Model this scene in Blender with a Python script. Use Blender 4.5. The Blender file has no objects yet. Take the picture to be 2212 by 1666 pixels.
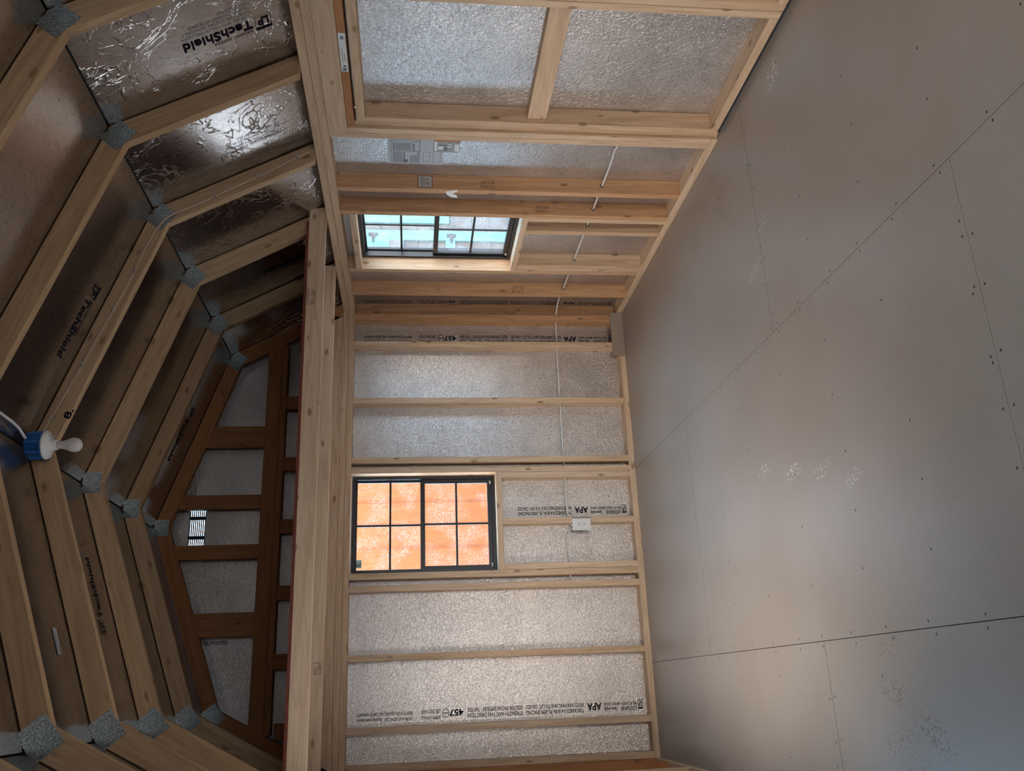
import bpy, bmesh, math, random
from mathutils import Matrix, Vector, geometry

random.seed(7)
IN = 0.0254                      # the place is measured in inches
C = bpy.context.scene.collection
scn = bpy.context.scene

# ------------------------------------------------------------------ camera
FPX, YAW, PITCH, ROLL = 1871.4, 0.338, -0.116, 0.001
CAM = Vector((20.358, -219.731, 58.305))
f = Vector((math.sin(YAW)*math.cos(PITCH), math.cos(YAW)*math.cos(PITCH), math.sin(PITCH)))
r = f.cross(Vector((0, 0, 1))).normalized(); u = r.cross(f)
ix = (-u)*math.cos(ROLL) + (-r)*math.sin(ROLL)      # picture right (the phone was held sideways)
iy = -(-u)*math.sin(ROLL) + (-r)*math.cos(ROLL)     # picture down
cd = bpy.data.cameras.new('camera'); cam = bpy.data.objects.new('camera', cd); C.objects.link(cam)
M = Matrix.Identity(4)
for i in range(3):
    M[i][0], M[i][1], M[i][2], M[i][3] = ix[i], -iy[i], -f[i], CAM[i]*IN
cam.matrix_world = M
cd.sensor_width = 36; cd.sensor_fit = 'HORIZONTAL'; cd.lens = FPX*36/2212; cd.clip_start = 0.02; cd.clip_end = 200
scn.camera = cam

# ------------------------------------------------------------------ light and exposure
scn.view_settings.view_transform = 'Standard'; scn.view_settings.look = 'None'
scn.view_settings.gamma = 1; scn.view_settings.use_curve_mapping = False
scn.view_settings.exposure = -0.32
W = bpy.data.worlds.new('sky'); scn.world = W; W.use_nodes = True
nt = W.node_tree; nt.nodes.clear()
wo = nt.nodes.new('ShaderNodeOutputWorld'); bg = nt.nodes.new('ShaderNodeBackground')
bg.inputs['Strength'].default_value = 14.0
# overcast sky: bluish away from the sun, warmer white on the sun's side (left and behind the camera)
tcw = nt.nodes.new('ShaderNodeTexCoord'); dp = nt.nodes.new('ShaderNodeVectorMath'); dp.operation = 'DOT_PRODUCT'
dp.inputs[1].default_value = (-0.70, -0.64, 0.42)
rw_ = nt.nodes.new('ShaderNodeValToRGB'); rw_.color_ramp.elements[0].position = 0.08; rw_.color_ramp.elements[0].color = (0.38, 0.70, 1.0, 1)
rw_.color_ramp.elements[1].position = 0.42; rw_.color_ramp.elements[1].color = (1.0, 0.89, 0.79, 1)
nt.links.new(tcw.outputs['Generated'], dp.inputs[0]); nt.links.new(dp.outputs['Value'], rw_.inputs[0])
nt.links.new(rw_.outputs[0], bg.inputs[0]); nt.links.new(bg.outputs[0], wo.inputs[0])

def portal(name, loc, direction, w, h):
    l = bpy.data.lights.new(name, 'AREA'); l.shape = 'RECTANGLE'; l.size = w*IN; l.size_y = h*IN
    l.cycles.is_portal = True
    o = bpy.data.objects.new(name, l); C.objects.link(o)
    o.location = Vector(loc)*IN
    o.rotation_euler = Vector(direction).to_track_quat('-Z', 'Z').to_euler()
    return o
# the sky comes in by the two windows in view and two unseen openings added for light
portal('added_near_portal', (62, -244, 33), (0, 1, 0), 36, 66)
portal('added_left_portal', (-1.0, -79, 46.5), (1, 0, 0), 50, 39)
portal('right_window_portal', (124.6, -41, 52), (-1, 0, 0), 25.4, 36.2)
portal('far_window_portal', (60.4, 3.2, 55), (0, -1, 0), 24.8, 36.4)

# ------------------------------------------------------------------ materials
def newmat(name):
    m = bpy.data.materials.new(name); m.use_nodes = True
    n = m.node_tree; b = n.nodes['Principled BSDF']
    return m, n, b
def N(n, t, **k):
    x = n.nodes.new(t)
    for a, v in k.items():
        if a in x.inputs: x.inputs[a].default_value = v
        else: setattr(x, a, v)
    return x
def ramp(n, src, stops):
    x = n.nodes.new('ShaderNodeValToRGB'); cr = x.color_ramp
    while len(cr.elements) < len(stops): cr.elements.new(0.5)
    for e, (p, c) in zip(cr.elements, stops):
        e.position = p; e.color = (*c, 1) if len(c) == 3 else c
    n.links.new(src, x.inputs[0]); return x.outputs[0]
def mixc(n, fac, a, b, mode='MIX'):
    x = n.nodes.new('ShaderNodeMix'); x.data_type = 'RGBA'; x.blend_type = mode
    for i, v in ((0, fac), (6, a), (7, b)):
        if hasattr(v, 'links'): n.links.new(v, x.inputs[i])
        else: x.inputs[i].default_value = v if i == 0 else (*v, 1)
    return x.outputs[2]
def coords(n, scale, rand=True, src='Object'):
    tc = n.nodes.new('ShaderNodeTexCoord'); mp = n.nodes.new('ShaderNodeMapping')
    mp.inputs['Scale'].default_value = scale
    n.links.new(tc.outputs[src], mp.inputs[0])
    if rand:
        oi = n.nodes.new('ShaderNodeObjectInfo'); mu = n.nodes.new('ShaderNodeMath'); mu.operation = 'MULTIPLY'
        mu.inputs[1].default_value = 37.0; n.links.new(oi.outputs['Random'], mu.inputs[0])
        n.links.new(mu.outputs[0], mp.inputs['Location'])
    return mp.outputs[0]

def plain(name, col, rough=0.6, metal=0.0, spec=0.5, bump=0):
    m, n, b = newmat(name)
    b.inputs['Base Color'].default_value = (*col, 1); b.inputs['Roughness'].default_value = rough
    b.inputs['Metallic'].default_value = metal; b.inputs['Specular IOR Level'].default_value = spec
    no = N(n, 'ShaderNodeTexNoise', Scale=60.0); n.links.new(coords(n, (1, 1, 1)), no.inputs[0])
    c = mixc(n, no.outputs[0], tuple(x*0.9 for x in col), tuple(min(1, x*1.06) for x in col))
    n.links.new(c, b.inputs['Base Color'])
    if bump:
        bp = N(n, 'ShaderNodeBump', Strength=bump, Distance=0.002); n.links.new(no.outputs[0], bp.inputs['Height'])
        n.links.new(bp.outputs[0], b.inputs['Normal'])
    return m

def wood(name, pale, warm, knots=1.0):
    m, n, b = newmat(name)
    oi = n.nodes.new('ShaderNodeObjectInfo')
    v = coords(n, (2.0, 26, 26))
    no = N(n, 'ShaderNodeTexNoise', Scale=1.6, Detail=5.0, Distortion=1.2); n.links.new(v, no.inputs[0])
    wv = N(n, 'ShaderNodeTexWave', Scale=0.8, Distortion=7.0, Detail=2.0); wv.bands_direction = 'DIAGONAL'
    n.links.new(coords(n, (0.8, 14, 14)), wv.inputs[0])
    base = mixc(n, oi.outputs['Random'], pale, warm)
    g = ramp(n, no.outputs[0], [(0.3, (0.72, 0.66, 0.60)), (0.62, (1.04, 1.03, 1.02))])
    base = mixc(n, 0.75, base, g, 'MULTIPLY')
    g2 = ramp(n, wv.outputs[0], [(0.0, (0.80, 0.72, 0.62)), (0.5, (1, 1, 1))])
    base = mixc(n, 0.35, base, g2, 'MULTIPLY')
    # knots: sparse round spots with a darker heart
    vo = N(n, 'ShaderNodeTexVoronoi', Scale=1.0); vo.inputs['Randomness'].default_value = 1
    n.links.new(coords(n, (5.5, 13.0, 13.0)), vo.inputs[0])
    k = ramp(n, vo.outputs['Distance'], [(0.0, (1, 1, 1)), (0.09, (0.75, 0.75, 0.75)), (0.16, (0, 0, 0))])
    ks = N(n, 'ShaderNodeMath', operation='MULTIPLY'); ks.inputs[1].default_value = 0.8*knots
    n.links.new(k, ks.inputs[0])
    base = mixc(n, ks.outputs[0], base, (0.16, 0.075, 0.03))
    n.links.new(base, b.inputs['Base Color'])
    b.inputs['Roughness'].default_value = 0.62; b.inputs['Specular IOR Level'].default_value = 0.3
    bp = N(n, 'ShaderNodeBump', Strength=0.15, Distance=0.002); n.links.new(no.outputs[0], bp.inputs['Height'])
    n.links.new(bp.outputs[0], b.inputs['Normal'])
    return m

def foil(name, col, rough, fleck, crease=0.0, metal=0.9, size=90.0):
    m, n, b = newmat(name)
    b.inputs['Metallic'].default_value = metal
    v = coords(n, (1, 1, 1), rand=False)
    # pressed strands under the foil: short raised flecks
    a = N(n, 'ShaderNodeTexNoise', Scale=size, Detail=3.0, Roughness=0.65, Distortion=1.2); n.links.new(v, a.inputs[0])
    lo = N(n, 'ShaderNodeTexNoise', Scale=5.0, Detail=4.0); n.links.new(v, lo.inputs[0])
    c = mixc(n, ramp(n, lo.outputs[0], [(0.35, (0, 0, 0)), (0.65, (1, 1, 1))]), tuple(x*0.86 for x in col), col)
    c = mixc(n, ramp(n, a.outputs[0], [(0.35, (0.65,)*3), (0.45, (0, 0, 0))]), c, tuple(x*0.42 for x in col))
    n.links.new(c, b.inputs['Base Color'])
    rr = n.nodes.new('ShaderNodeMapRange'); rr.inputs['To Min'].default_value = rough*0.85; rr.inputs['To Max'].default_value = rough*1.2
    n.links.new(lo.outputs[0], rr.inputs[0]); n.links.new(rr.outputs[0], b.inputs['Roughness'])
    b1 = N(n, 'ShaderNodeBump', Strength=fleck, Distance=0.0035); n.links.new(a.outputs[0], b1.inputs['Height'])
    prev = None
    if crease:
        w = N(n, 'ShaderNodeTexNoise', Scale=5.0, Detail=4.0, Distortion=1.2); n.links.new(v, w.inputs[0])
        vo = N(n, 'ShaderNodeTexVoronoi', Scale=16.0); vo.feature = 'DISTANCE_TO_EDGE'
        mx = n.nodes.new('ShaderNodeMix'); mx.data_type = 'VECTOR'; mx.inputs[0].default_value = 0.28
        n.links.new(v, mx.inputs[4]); n.links.new(w.outputs['Color'], mx.inputs[5]); n.links.new(mx.outputs[1], vo.inputs[0])
        e = ramp(n, vo.outputs['Distance'], [(0.0, (1, 1, 1)), (0.09, (0, 0, 0))])
        mask = ramp(n, w.outputs[0], [(0.46, (0, 0, 0)), (0.62, (1, 1, 1))])
        mu = n.nodes.new('ShaderNodeMath'); mu.operation = 'MULTIPLY'; n.links.new(e, mu.inputs[0]); n.links.new(mask, mu.inputs[1])
        b2 = N(n, 'ShaderNodeBump', Strength=crease, Distance=0.006); n.links.new(mu.outputs[0], b2.inputs['Height'])
        n.links.new(b2.outputs[0], b1.inputs['Normal'])
    n.links.new(b1.outputs[0], b.inputs['Normal'])
    return m

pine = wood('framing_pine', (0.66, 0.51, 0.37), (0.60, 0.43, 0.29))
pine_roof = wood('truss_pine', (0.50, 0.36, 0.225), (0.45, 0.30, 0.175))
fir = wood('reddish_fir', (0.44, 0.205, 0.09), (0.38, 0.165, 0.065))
fir_wall = wood('orange_pine', (0.60, 0.37, 0.215), (0.54, 0.31, 0.165))
wall_foil = foil('wall_foil', (0.66, 0.63, 0.62), 0.31, 0.75, 0.0, metal=0.82, size=75.0)
roof_foil = foil('roof_foil', (0.52, 0.47, 0.44), 0.21, 0.10, 0.0, metal=0.96, size=60.0)
roof_foil_creased = foil('roof_foil_creased', (0.56, 0.53, 0.52), 0.19, 0.12, 0.32, metal=0.96, size=60.0)
ink = plain('stamp_ink', (0.012, 0.010, 0.02), 0.9, spec=0.1)
inkbrown = plain('lumber_stamp_ink', (0.11, 0.06, 0.035), 0.7)
black = plain('window_black', (0.012, 0.013, 0.018), 0.35)
white = plain('white_plastic', (0.72, 0.74, 0.74), 0.35)
dark = plain('dark_gap', (0.015, 0.012, 0.010), 0.9)
blue = plain('blue_plastic', (0.010, 0.12, 0.42), 0.4)
red_edge = plain('plywood_edge', (0.16, 0.035, 0.02), 0.8)
osb_back = plain('panel_back', (0.30, 0.20, 0.12), 0.8, bump=0.3)
asphalt = plain('roof_cover', (0.03, 0.03, 0.03), 0.9)
grey_card = plain('grey_card', (0.33, 0.36, 0.38), 0.5)
paper = plain('paper', (0.50, 0.56, 0.62), 0.6)
mid_ink = plain('drawing_ink', (0.16, 0.19, 0.22), 0.7)
slot = plain('slot_dark', (0.03, 0.03, 0.035), 0.6)

def galv():
    m, n, b = newmat('galvanised_plate')
    b.inputs['Metallic'].default_value = 0.85; b.inputs['Roughness'].default_value = 0.42
    v = coords(n, (1, 1, 1), rand=False)
    br = N(n, 'ShaderNodeTexBrick', Scale=1.0); br.offset = 0.5
    br.inputs['Brick Width'].default_value = 0.0095; br.inputs['Row Height'].default_value = 0.011
    br.inputs['Mortar Size'].default_value = 0.0028; br.inputs['Mortar Smooth'].default_value = 0.2
    br.inputs['Color1'].default_value = (0.5, 0.5, 0.5, 1); br.inputs['Color2'].default_value = (0.42, 0.42, 0.42, 1)
    br.inputs['Mortar'].default_value = (1, 1, 1, 1)
    n.links.new(v, br.inputs[0])
    no = N(n, 'ShaderNodeTexNoise', Scale=120.0, Detail=4.0); n.links.new(v, no.inputs[0])
    c = mixc(n, ramp(n, no.outputs[0], [(0.4, (0, 0, 0)), (0.6, (1, 1, 1))]), (0.20, 0.24, 0.25), (0.50, 0.55, 0.56))
    c = mixc(n, ramp(n, br.outputs['Fac'], [(0.3, (0.0, 0.0, 0.0)), (0.7, (0.45, 0.45, 0.45))]), c, (0.12, 0.14, 0.15))
    n.links.new(c, b.inputs['Base Color'])
    bp = N(n, 'ShaderNodeBump', Strength=0.8, Distance=0.002); n.links.new(br.outputs['Fac'], bp.inputs['Height']); n.links.new(bp.outputs[0], b.inputs['Normal'])
    return m
galvan = galv()

def floor_mat():
    m, n, b = newmat('floor_panel')
    v = coords(n, (1, 1, 1), rand=False)
    n1 = N(n, 'ShaderNodeTexNoise', Scale=2.2, Detail=4.0); n.links.new(v, n1.inputs[0])
    n2 = N(n, 'ShaderNodeTexNoise', Scale=140.0, Detail=3.0); n.links.new(v, n2.inputs[0])
    c = mixc(n, ramp(n, n1.outputs[0], [(0.35, (0, 0, 0)), (0.68, (1, 1, 1))]), (0.305, 0.262, 0.225), (0.34, 0.305, 0.275))
    c = mixc(n, ramp(n, n2.outputs[0], [(0.3, (0.0, 0.0, 0.0)), (0.8, (0.5, 0.5, 0.5))]), c, (0.40, 0.37, 0.34))
    # boot marks: patches of fine brown tread and white scuffs at fixed spots of the floor (metres)
    tread = N(n, 'ShaderNodeTexVoronoi', Scale=75.0); n.links.new(v, tread.inputs[0])
    tm = ramp(n, tread.outputs['Distance'], [(0.30, (1, 1, 1)), (0.42, (0, 0, 0))])
    def spot(cx, cy, rx, ry, rot, col, strength):
        nonlocal c
        mp = n.nodes.new('ShaderNodeMapping'); mp.vector_type = 'TEXTURE'
        mp.inputs['Location'].default_value = (cx*IN, cy*IN, 0); mp.inputs['Rotation'].default_value = (0, 0, rot)
        mp.inputs['Scale'].default_value = (rx*IN, ry*IN, 1)
        tc = n.nodes.new('ShaderNodeTexCoord'); n.links.new(tc.outputs['Object'], mp.inputs[0])
        le = n.nodes.new('ShaderNodeVectorMath'); le.operation = 'LENGTH'; n.links.new(mp.outputs[0], le.inputs[0])
        fo = ramp(n, le.outputs['Value'], [(0.55, (strength,)*3), (1.0, (0, 0, 0))])
        mu = n.nodes.new('ShaderNodeMath'); mu.operation = 'MULTIPLY'
        n.links.new(fo, mu.inputs[0]); n.links.new(tm, mu.inputs[1])
        c = mixc(n, mu.outputs[0], c, col)
    br = (0.20, 0.135, 0.09); wh = (0.75, 0.76, 0.78)
    for a in ((107.2, -83, 1.8, 4.2, 0.2, br, .8), (112.5, -66, 1.2, 3.4, .2, br, .5), (104, -50, 1.2, 3.4, 0.1, br, .5), (103, -38, 1.2, 3.6, 0.1, br, .5),
              (13.5, -121, 2.2, 5.5, -0.5, br, .9), (18, -114, 1.8, 4.5, -0.3, br, .7), (12, -113, 2.2, 5.5, 0.3, br, .6), (9, -117, 3, 4, 0, br, .5), (23.5, -114, 2, 4, .4, br, .5),
              (112.5, -109, 2.6, 3.6, 0.5, wh, .7), (92, -98, 1.5, 4, 0.1, wh, .35), (86, -92, 1.6, 4, .3, wh, .5),
              (53, -85, 1.4, 3.6, 0, wh, .55), (50, -95, 1.4, 3.6, .1, wh, .6), (48, -104, 1.4, 3.6, .2, wh, .6), (45, -113, 1.5, 3, 0.2, wh, .4)):
        spot(*a)
    n.links.new(c, b.inputs['Base Color'])
    b.inputs['Roughness'].default_value = 0.37; b.inputs['Specular IOR Level'].default_value = 0.5
    bp = N(n, 'ShaderNodeBump', Strength=0.12, Distance=0.001); n.links.new(n2.outputs[0], bp.inputs['Height']); n.links.new(bp.outputs[0], b.inputs['Normal'])
    return m
floorm = floor_mat()

def glass():
    m, n, b = newmat('rainy_glass'); n.nodes.remove(b)
    out = [x for x in n.nodes if x.type == 'OUTPUT_MATERIAL'][0]
    tr = n.nodes.new('ShaderNodeBsdfTransparent'); gl = N(n, 'ShaderNodeBsdfGlossy', Roughness=0.05)
    dr = N(n, 'ShaderNodeBsdfTranslucent'); dr.inputs[0].default_value = (0.95, 0.97, 1, 1)
    v = coords(n, (1, 1, 1))
    vo = N(n, 'ShaderNodeTexNoise', Scale=230.0, Detail=1.0, Distortion=0.5); n.links.new(v, vo.inputs[0])
    la = N(n, 'ShaderNodeTexNoise', Scale=7.0, Detail=2.0); n.links.new(v, la.inputs[0])
    mu = n.nodes.new('ShaderNodeMath'); mu.operation = 'MULTIPLY'
    n.links.new(ramp(n, vo.outputs[0], [(0.58, (0, 0, 0)), (0.64, (0.22,)*3)]), mu.inputs[0])
    n.links.new(ramp(n, la.outputs[0], [(0.40, (0.15,)*3), (0.6, (1,)*3)]), mu.inputs[1])
    m1 = n.nodes.new('ShaderNodeMixShader'); m2 = n.nodes.new('ShaderNodeMixShader'); m2.inputs[0].default_value = 0.05
    n.links.new(mu.outputs[0], m1.inputs[0]); n.links.new(tr.outputs[0], m1.inputs[1]); n.links.new(dr.outputs[0], m1.inputs[2])
    n.links.new(m1.outputs[0], m2.inputs[1]); n.links.new(gl.outputs[0], m2.inputs[2]); n.links.new(m2.outputs[0], out.inputs[0])
    return m
glassm = glass()

def siding(name, col, lo, groove):
    m, n, b = newmat(name)
    v = coords(n, (1, 1, 1), rand=False)
    no = N(n, 'ShaderNodeTexNoise', Scale=9.0, Detail=5.0); n.links.new(coords(n, (6, 6, 1.2), rand=False), no.inputs[0])
    c = mixc(n, ramp(n, no.outputs[0], [(0.3, (0, 0, 0)), (0.7, (1, 1, 1))]), lo, col)
    n.links.new(c, b.inputs['Base Color']); b.inputs['Roughness'].default_value = 0.8
    return m
orange = siding('orange_siding', (0.33, 0.105, 0.026), (0.26, 0.08, 0.018), 4)
greys = siding('grey_siding', (0.10, 0.11, 0.12), (0.085, 0.085, 0.09), 8)
trimb = siding('pale_trim_paint', (0.085, 0.22, 0.25), (0.075, 0.20, 0.23), 8)
ground_m = siding('wet_ground', (0.42, 0.42, 0.42), (0.34, 0.33, 0.32), 8)
silver_m = siding('bright_sill', (0.66, 0.58, 0.40), (0.60, 0.5, 0.33), 8)

# ------------------------------------------------------------------ geometry helpers
def link(name, me, mat, parent=None, mw=None):
    o = bpy.data.objects.new(name, me); C.objects.link(o)
    if mat is not None: me.materials.append(mat)
    if mw is not None: o.matrix_world = mw
    if parent is not None:
        o.parent = parent; o.matrix_parent_inverse = pm(parent).inverted()
    return o
_pm = {}
def pm(o): return _pm.get(o.name, o.matrix_basis.copy() if o.parent is None else Matrix.Identity(4))
def tag(o, label=None, cat=None, group=None, kind=None):
    if label: o['label'] = label
    if cat: o['category'] = cat
    if group: o['group'] = group
    if kind: o['kind'] = kind
    return o
def thing(name, loc, label, cat, group=None, kind=None):
    o = bpy.data.objects.new(name, None); C.objects.link(o)
    o.location = Vector(loc)*IN; o.empty_display_size = 0.05
    _pm[o.name] = Matrix.Translation(Vector(loc)*IN)
    return tag(o, label, cat, group, kind)
def frame_matrix(origin, x, y, z):
    m = Matrix.Identity(4)
    for i in range(3): m[i][0], m[i][1], m[i][2], m[i][3] = x[i], y[i], z[i], origin[i]*IN
    return m
def bevel(bm, w):
    bmesh.ops.bevel(bm, geom=[e for e in bm.edges if e.is_manifold], offset=w*IN, segments=1, profile=0.5, affect='EDGES')
def lumber(name, lo, hi, mat, parent=None, bev=0.06):
    """one square-edged board between two corners; the grain runs along its longest side"""
    lo, hi = Vector(lo), Vector(hi); d = hi-lo; c = (lo+hi)/2
    ax = max(range(3), key=lambda i: d[i])
    X = Vector([1.0 if i == ax else 0 for i in range(3)])
    Y = Vector([1.0 if i == (ax+1) % 3 else 0 for i in range(3)]); Z = X.cross(Y)
    sx, sy, sz = d[ax], d[(ax+1) % 3], d[(ax+2) % 3]
    bm = bmesh.new(); bmesh.ops.create_cube(bm, size=1)
    for v in bm.verts: v.co = Vector((v.co.x*sx, v.co.y*sy, v.co.z*sz))*IN
    if bev and min(sx, sy, sz) > bev*4: bevel(bm, bev)
    me = bpy.data.meshes.new(name); bm.to_mesh(me); bm.free()
    return link(name, me, mat, parent, frame_matrix(c, X, Y, Z))
def prism(name, pts, y0, y1, mat, parent=None, bev=0.06, plane='XZ'):
    """polygon in world X,Z (or Y,Z), pulled from y0 to y1; grain along its longest edge"""
    P = [Vector(p) for p in pts]; c = sum(P, Vector((0, 0)))/len(P)
    e = max(((P[i]-P[i-1]) for i in range(len(P))), key=lambda q: q.length); a = math.atan2(e.y, e.x)
    if plane == 'XZ': X = Vector((math.cos(a), 0, math.sin(a))); Yn = Vector((0, 1, 0)); org = (c.x, (y0+y1)/2, c.y)
    else: X = Vector((0, math.cos(a), math.sin(a))); Yn = Vector((-1, 0, 0)); org = ((y0+y1)/2, c.x, c.y)
    Z = X.cross(Yn)
    bm = bmesh.new(); h = abs(y1-y0)/2
    def loc(p, s):
        q = p-c; w = Vector((q.x, 0, q.y)) if plane == 'XZ' else Vector((0, q.x, q.y))
        return Vector((w.dot(X), s*h, w.dot(Z)))*IN
    A = [bm.verts.new(loc(p, -1)) for p in P]; B = [bm.verts.new(loc(p, 1)) for p in P]
    bm.faces.new(A); bm.faces.new(list(reversed(B)))
    for i in range(len(P)): bm.faces.new((A[i-1], A[i], B[i], B[i-1])[::-1])
    bmesh.ops.recalc_face_normals(bm, faces=bm.faces)
    if bev: bevel(bm, bev)
    me = bpy.data.meshes.new(name); bm.to_mesh(me); bm.free()
    return link(name, me, mat, parent, frame_matrix(org, X, Yn, Z))
def holed(name, outer, holes, d0, d1, mat, plane='XZ', parent=None):
    """a sheet with openings; outer and holes are loops in (horizontal, Z), thickness from d0 (room face) to d1"""
    loops = [[Vector((p[0], p[1], 0)) for p in L] for L in [outer]+holes]
    flat = [v for L in loops for v in L]
    tris = geometry.tessellate_polygon(loops)
    bm = bmesh.new()
    def w(v, d): return (Vector((v.x, d, v.y)) if plane == 'XZ' else Vector((d, v.x, v.y)))*IN
    A = [bm.verts.new(w(v, d0)) for v in flat]; B = [bm.verts.new(w(v, d1)) for v in flat]
    for t in tris:
        bm.faces.new([A[i] for i in t]); bm.faces.new([B[i] for i in reversed(t)])
    k = 0
    for L in loops:
        for i in range(len(L)):
            a, b2 = k+i, k+(i+1) % len(L)
            bm.faces.new((A[a], A[b2], B[b2], B[a]))
        k += len(L)
    bmesh.ops.recalc_face_normals(bm, faces=bm.faces)
    me = bpy.data.meshes.new(name); bm.to_mesh(me); bm.free()
    # grain frame: rotate data so local X runs up the wall
    return link(name, me, mat, parent, Matrix.Identity(4))
def rect(a, b, c, d): return [(a, c), (b, c), (b, d), (a, d)]
def tube(name, pts, rad, mat, parent=None, n=10):
    cu = bpy.data.curves.new(name, 'CURVE'); cu.dimensions = '3D'; cu.bevel_depth = rad*IN; cu.bevel_resolution = 3; cu.use_fill_caps = True
    sp = cu.splines.new('NURBS' if len(pts) > 3 else 'POLY'); sp.points.add(len(pts)-1)
    for p, q in zip(sp.points, pts): p.co = (q[0]*IN, q[1]*IN, q[2]*IN, 1)
    if len(pts) > 3: sp.use_endpoint_u = True; sp.order_u = 3; sp.resolution_u = 6
    tmp = bpy.data.objects.new('tmp', cu); C.objects.link(tmp)
    dg = bpy.context.evaluated_depsgraph_get(); me = bpy.data.meshes.new_from_object(tmp.evaluated_get(dg))
    bpy.data.objects.remove(tmp); me.materials.clear()
    for p in me.polygons: p.use_smooth = True
    return link(name, me, mat, parent, Matrix.Identity(4))
def lathe(name, prof, loc, axis, mat, parent=None, n=32):
    bm = bmesh.new(); rings = []
    for rr, z in prof:
        rings.append([bm.verts.new((rr*math.cos(2*math.pi*i/n)*IN, rr*math.sin(2*math.pi*i/n)*IN, z*IN)) for i in range(n)])
    for a, b2 in zip(rings, rings[1:]):
        for i in range(n): bm.faces.new((a[i], a[(i+1) % n], b2[(i+1) % n], b2[i]))
    bm.faces.new(rings[0]); bm.faces.new(rings[-1])
    bmesh.ops.recalc_face_normals(bm, faces=bm.faces)
    me = bpy.data.meshes.new(name); bm.to_mesh(me); bm.free()
    for p in me.polygons: p.use_smooth = len(p.vertices) == 4
    q = Vector(axis).to_track_quat('Z', 'Y').to_matrix().to_4x4()
    return link(name, me, mat, parent, Matrix.Translation(Vector(loc)*IN) @ q)
def text(name, s, org, uu, vv, length, height, mat, parent, bold=0.0, lift=0.03):
    """flat printed lettering: starts at org, reads along uu, letter tops point along vv"""
    cu = bpy.data.curves.new(name, 'FONT'); cu.body = s; cu.size = 1; cu.extrude = 0; cu.offset = bold
    cu.resolution_u = 3
    tmp = bpy.data.objects.new('tmp', cu); C.objects.link(tmp)
    dg = bpy.context.evaluated_depsgraph_get(); me = bpy.data.meshes.new_from_object(tmp.evaluated_get(dg))
    bpy.data.objects.remove(tmp); me.materials.clear()
    xs = [v.co.x for v in me.vertices]; ys = [v.co.y for v in me.vertices]
    x0, x1, y0, y1 = min(xs), max(xs), min(ys), max(ys)
    if length is None: length = (x1-x0)*height/(y1-y0)
    for v in me.vertices:
        v.co = Vector(((v.co.x-x0)/(x1-x0)*length*IN, (v.co.y-y0)/(y1-y0)*height*IN, 0))
    uu, vv = Vector(uu).normalized(), Vector(vv).normalized(); w = uu.cross(vv)
    return link(name, me, mat, parent, frame_matrix(Vector(org)+w*lift, uu, vv, w))
def quads(name, rects, org, uu, vv, mat, parent, lift=0.035, th=0.0):
    """flat printed marks: rectangles (a,b,c,d) in the uu,vv frame at org"""
    bm = bmesh.new()
    for a, b2, c2, d in rects:
        vs = [bm.verts.new((x*IN, y*IN, 0)) for x, y in ((a, c2), (b2, c2), (b2, d), (a, d))]
        bm.faces.new(vs)
    me = bpy.data.meshes.new(name); bm.to_mesh(me); bm.free()
    uu, vv = Vector(uu).normalized(), Vector(vv).normalized(); w = uu.cross(vv)
    return link(name, me, mat, parent, frame_matrix(Vector(org)+w*lift, uu, vv, w))
def stamp(board, org, uu, vv, lines, length, h, mat=None):
    for i, s in enumerate(lines):
        o = Vector(org) - Vector(vv).normalized()*(i*h*1.35)
        text('grade_stamp', s, o, uu, vv, length, h, mat or inkbrown, board)

# ================================================================== THE SETTING
XR, XS, XL = 117.7, 121.2, 3.5
Y0 = -243.0
# floor of 4 x 8 panels with fine dark joints, nail heads in the panels
def make_floor():
    bm = bmesh.new()
    def slab(a, b2, c2, d, z0, z1, mi):
        vs = [bm.verts.new(Vector(p)*IN) for p in ((a, c2, z0), (b2, c2, z0), (b2, d, z0), (a, d, z0), (a, c2, z1), (b2, c2, z1), (b2, d, z1), (a, d, z1))]
        for q in ((0, 3, 2, 1), (4, 5, 6, 7), (0, 1, 5, 4), (1, 2, 6, 5), (2, 3, 7, 6), (3, 0, 4, 7)):
            fc = bm.faces.new([vs[i] for i in q]); fc.material_index = mi
    g = 0.05
    slab(0, 121.2, Y0, 0, -1.6, -0.12, 1)
    for (xa, xb, ys) in ((0, 24.9, (0, -97, -193, Y0)), (24.9, 73.1, (0, -47.6, -144.6, Y0)), (73.1, 121.2, (0, -95.6, -191.6, Y0))):
        for a, b2 in zip(ys, ys[1:]): slab(xa+g, xb-g, b2+g, a-g, -0.12, 0, 0)
    rnd = random.Random(3)
    def nail(x, y):
        n = 6; rr = 0.13; ang = rnd.random()*3
        vs = [bm.verts.new(Vector((x+rr*1.5*math.cos(ang+2*math.pi*i/n), y+rr*math.sin(ang+2*math.pi*i/n), 0.012))*IN) for i in range(n)]
        fc = bm.faces.new(vs); fc.material_index = 2
    for j in range(1, 15):
        y = -16.0*j+0.6
        for x in (8, 20, 33, 41, 49, 57, 65, 81, 89, 97, 105, 113):
            if rnd.random() < 0.85: nail(x+rnd.uniform(-.8, .8), y+rnd.uniform(-.7, .7))
    for x in (24.2, 25.6, 72.4, 73.8):
        for j in range(26): nail(x+rnd.uniform(-.1, .1), -6-j*9.1+rnd.uniform(-1, 1))
    for y, xa, xb in ((-47.6, 26, 72), (-144.6, 26, 72), (-95.6, 74, 117), (-97, 4, 24)):
        for s in (-.8, .8):
            for k in range(int((xb-xa)/6)): nail(xa+k*6+rnd.uniform(0, 2), y+s)
    me = bpy.data.meshes.new('floor'); bm.to_mesh(me); bm.free()
    o = link('floor', me, floorm); me.materials.append(dark); me.materials.append(slot)
    return tag(o, kind='structure')
make_floor()

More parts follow.
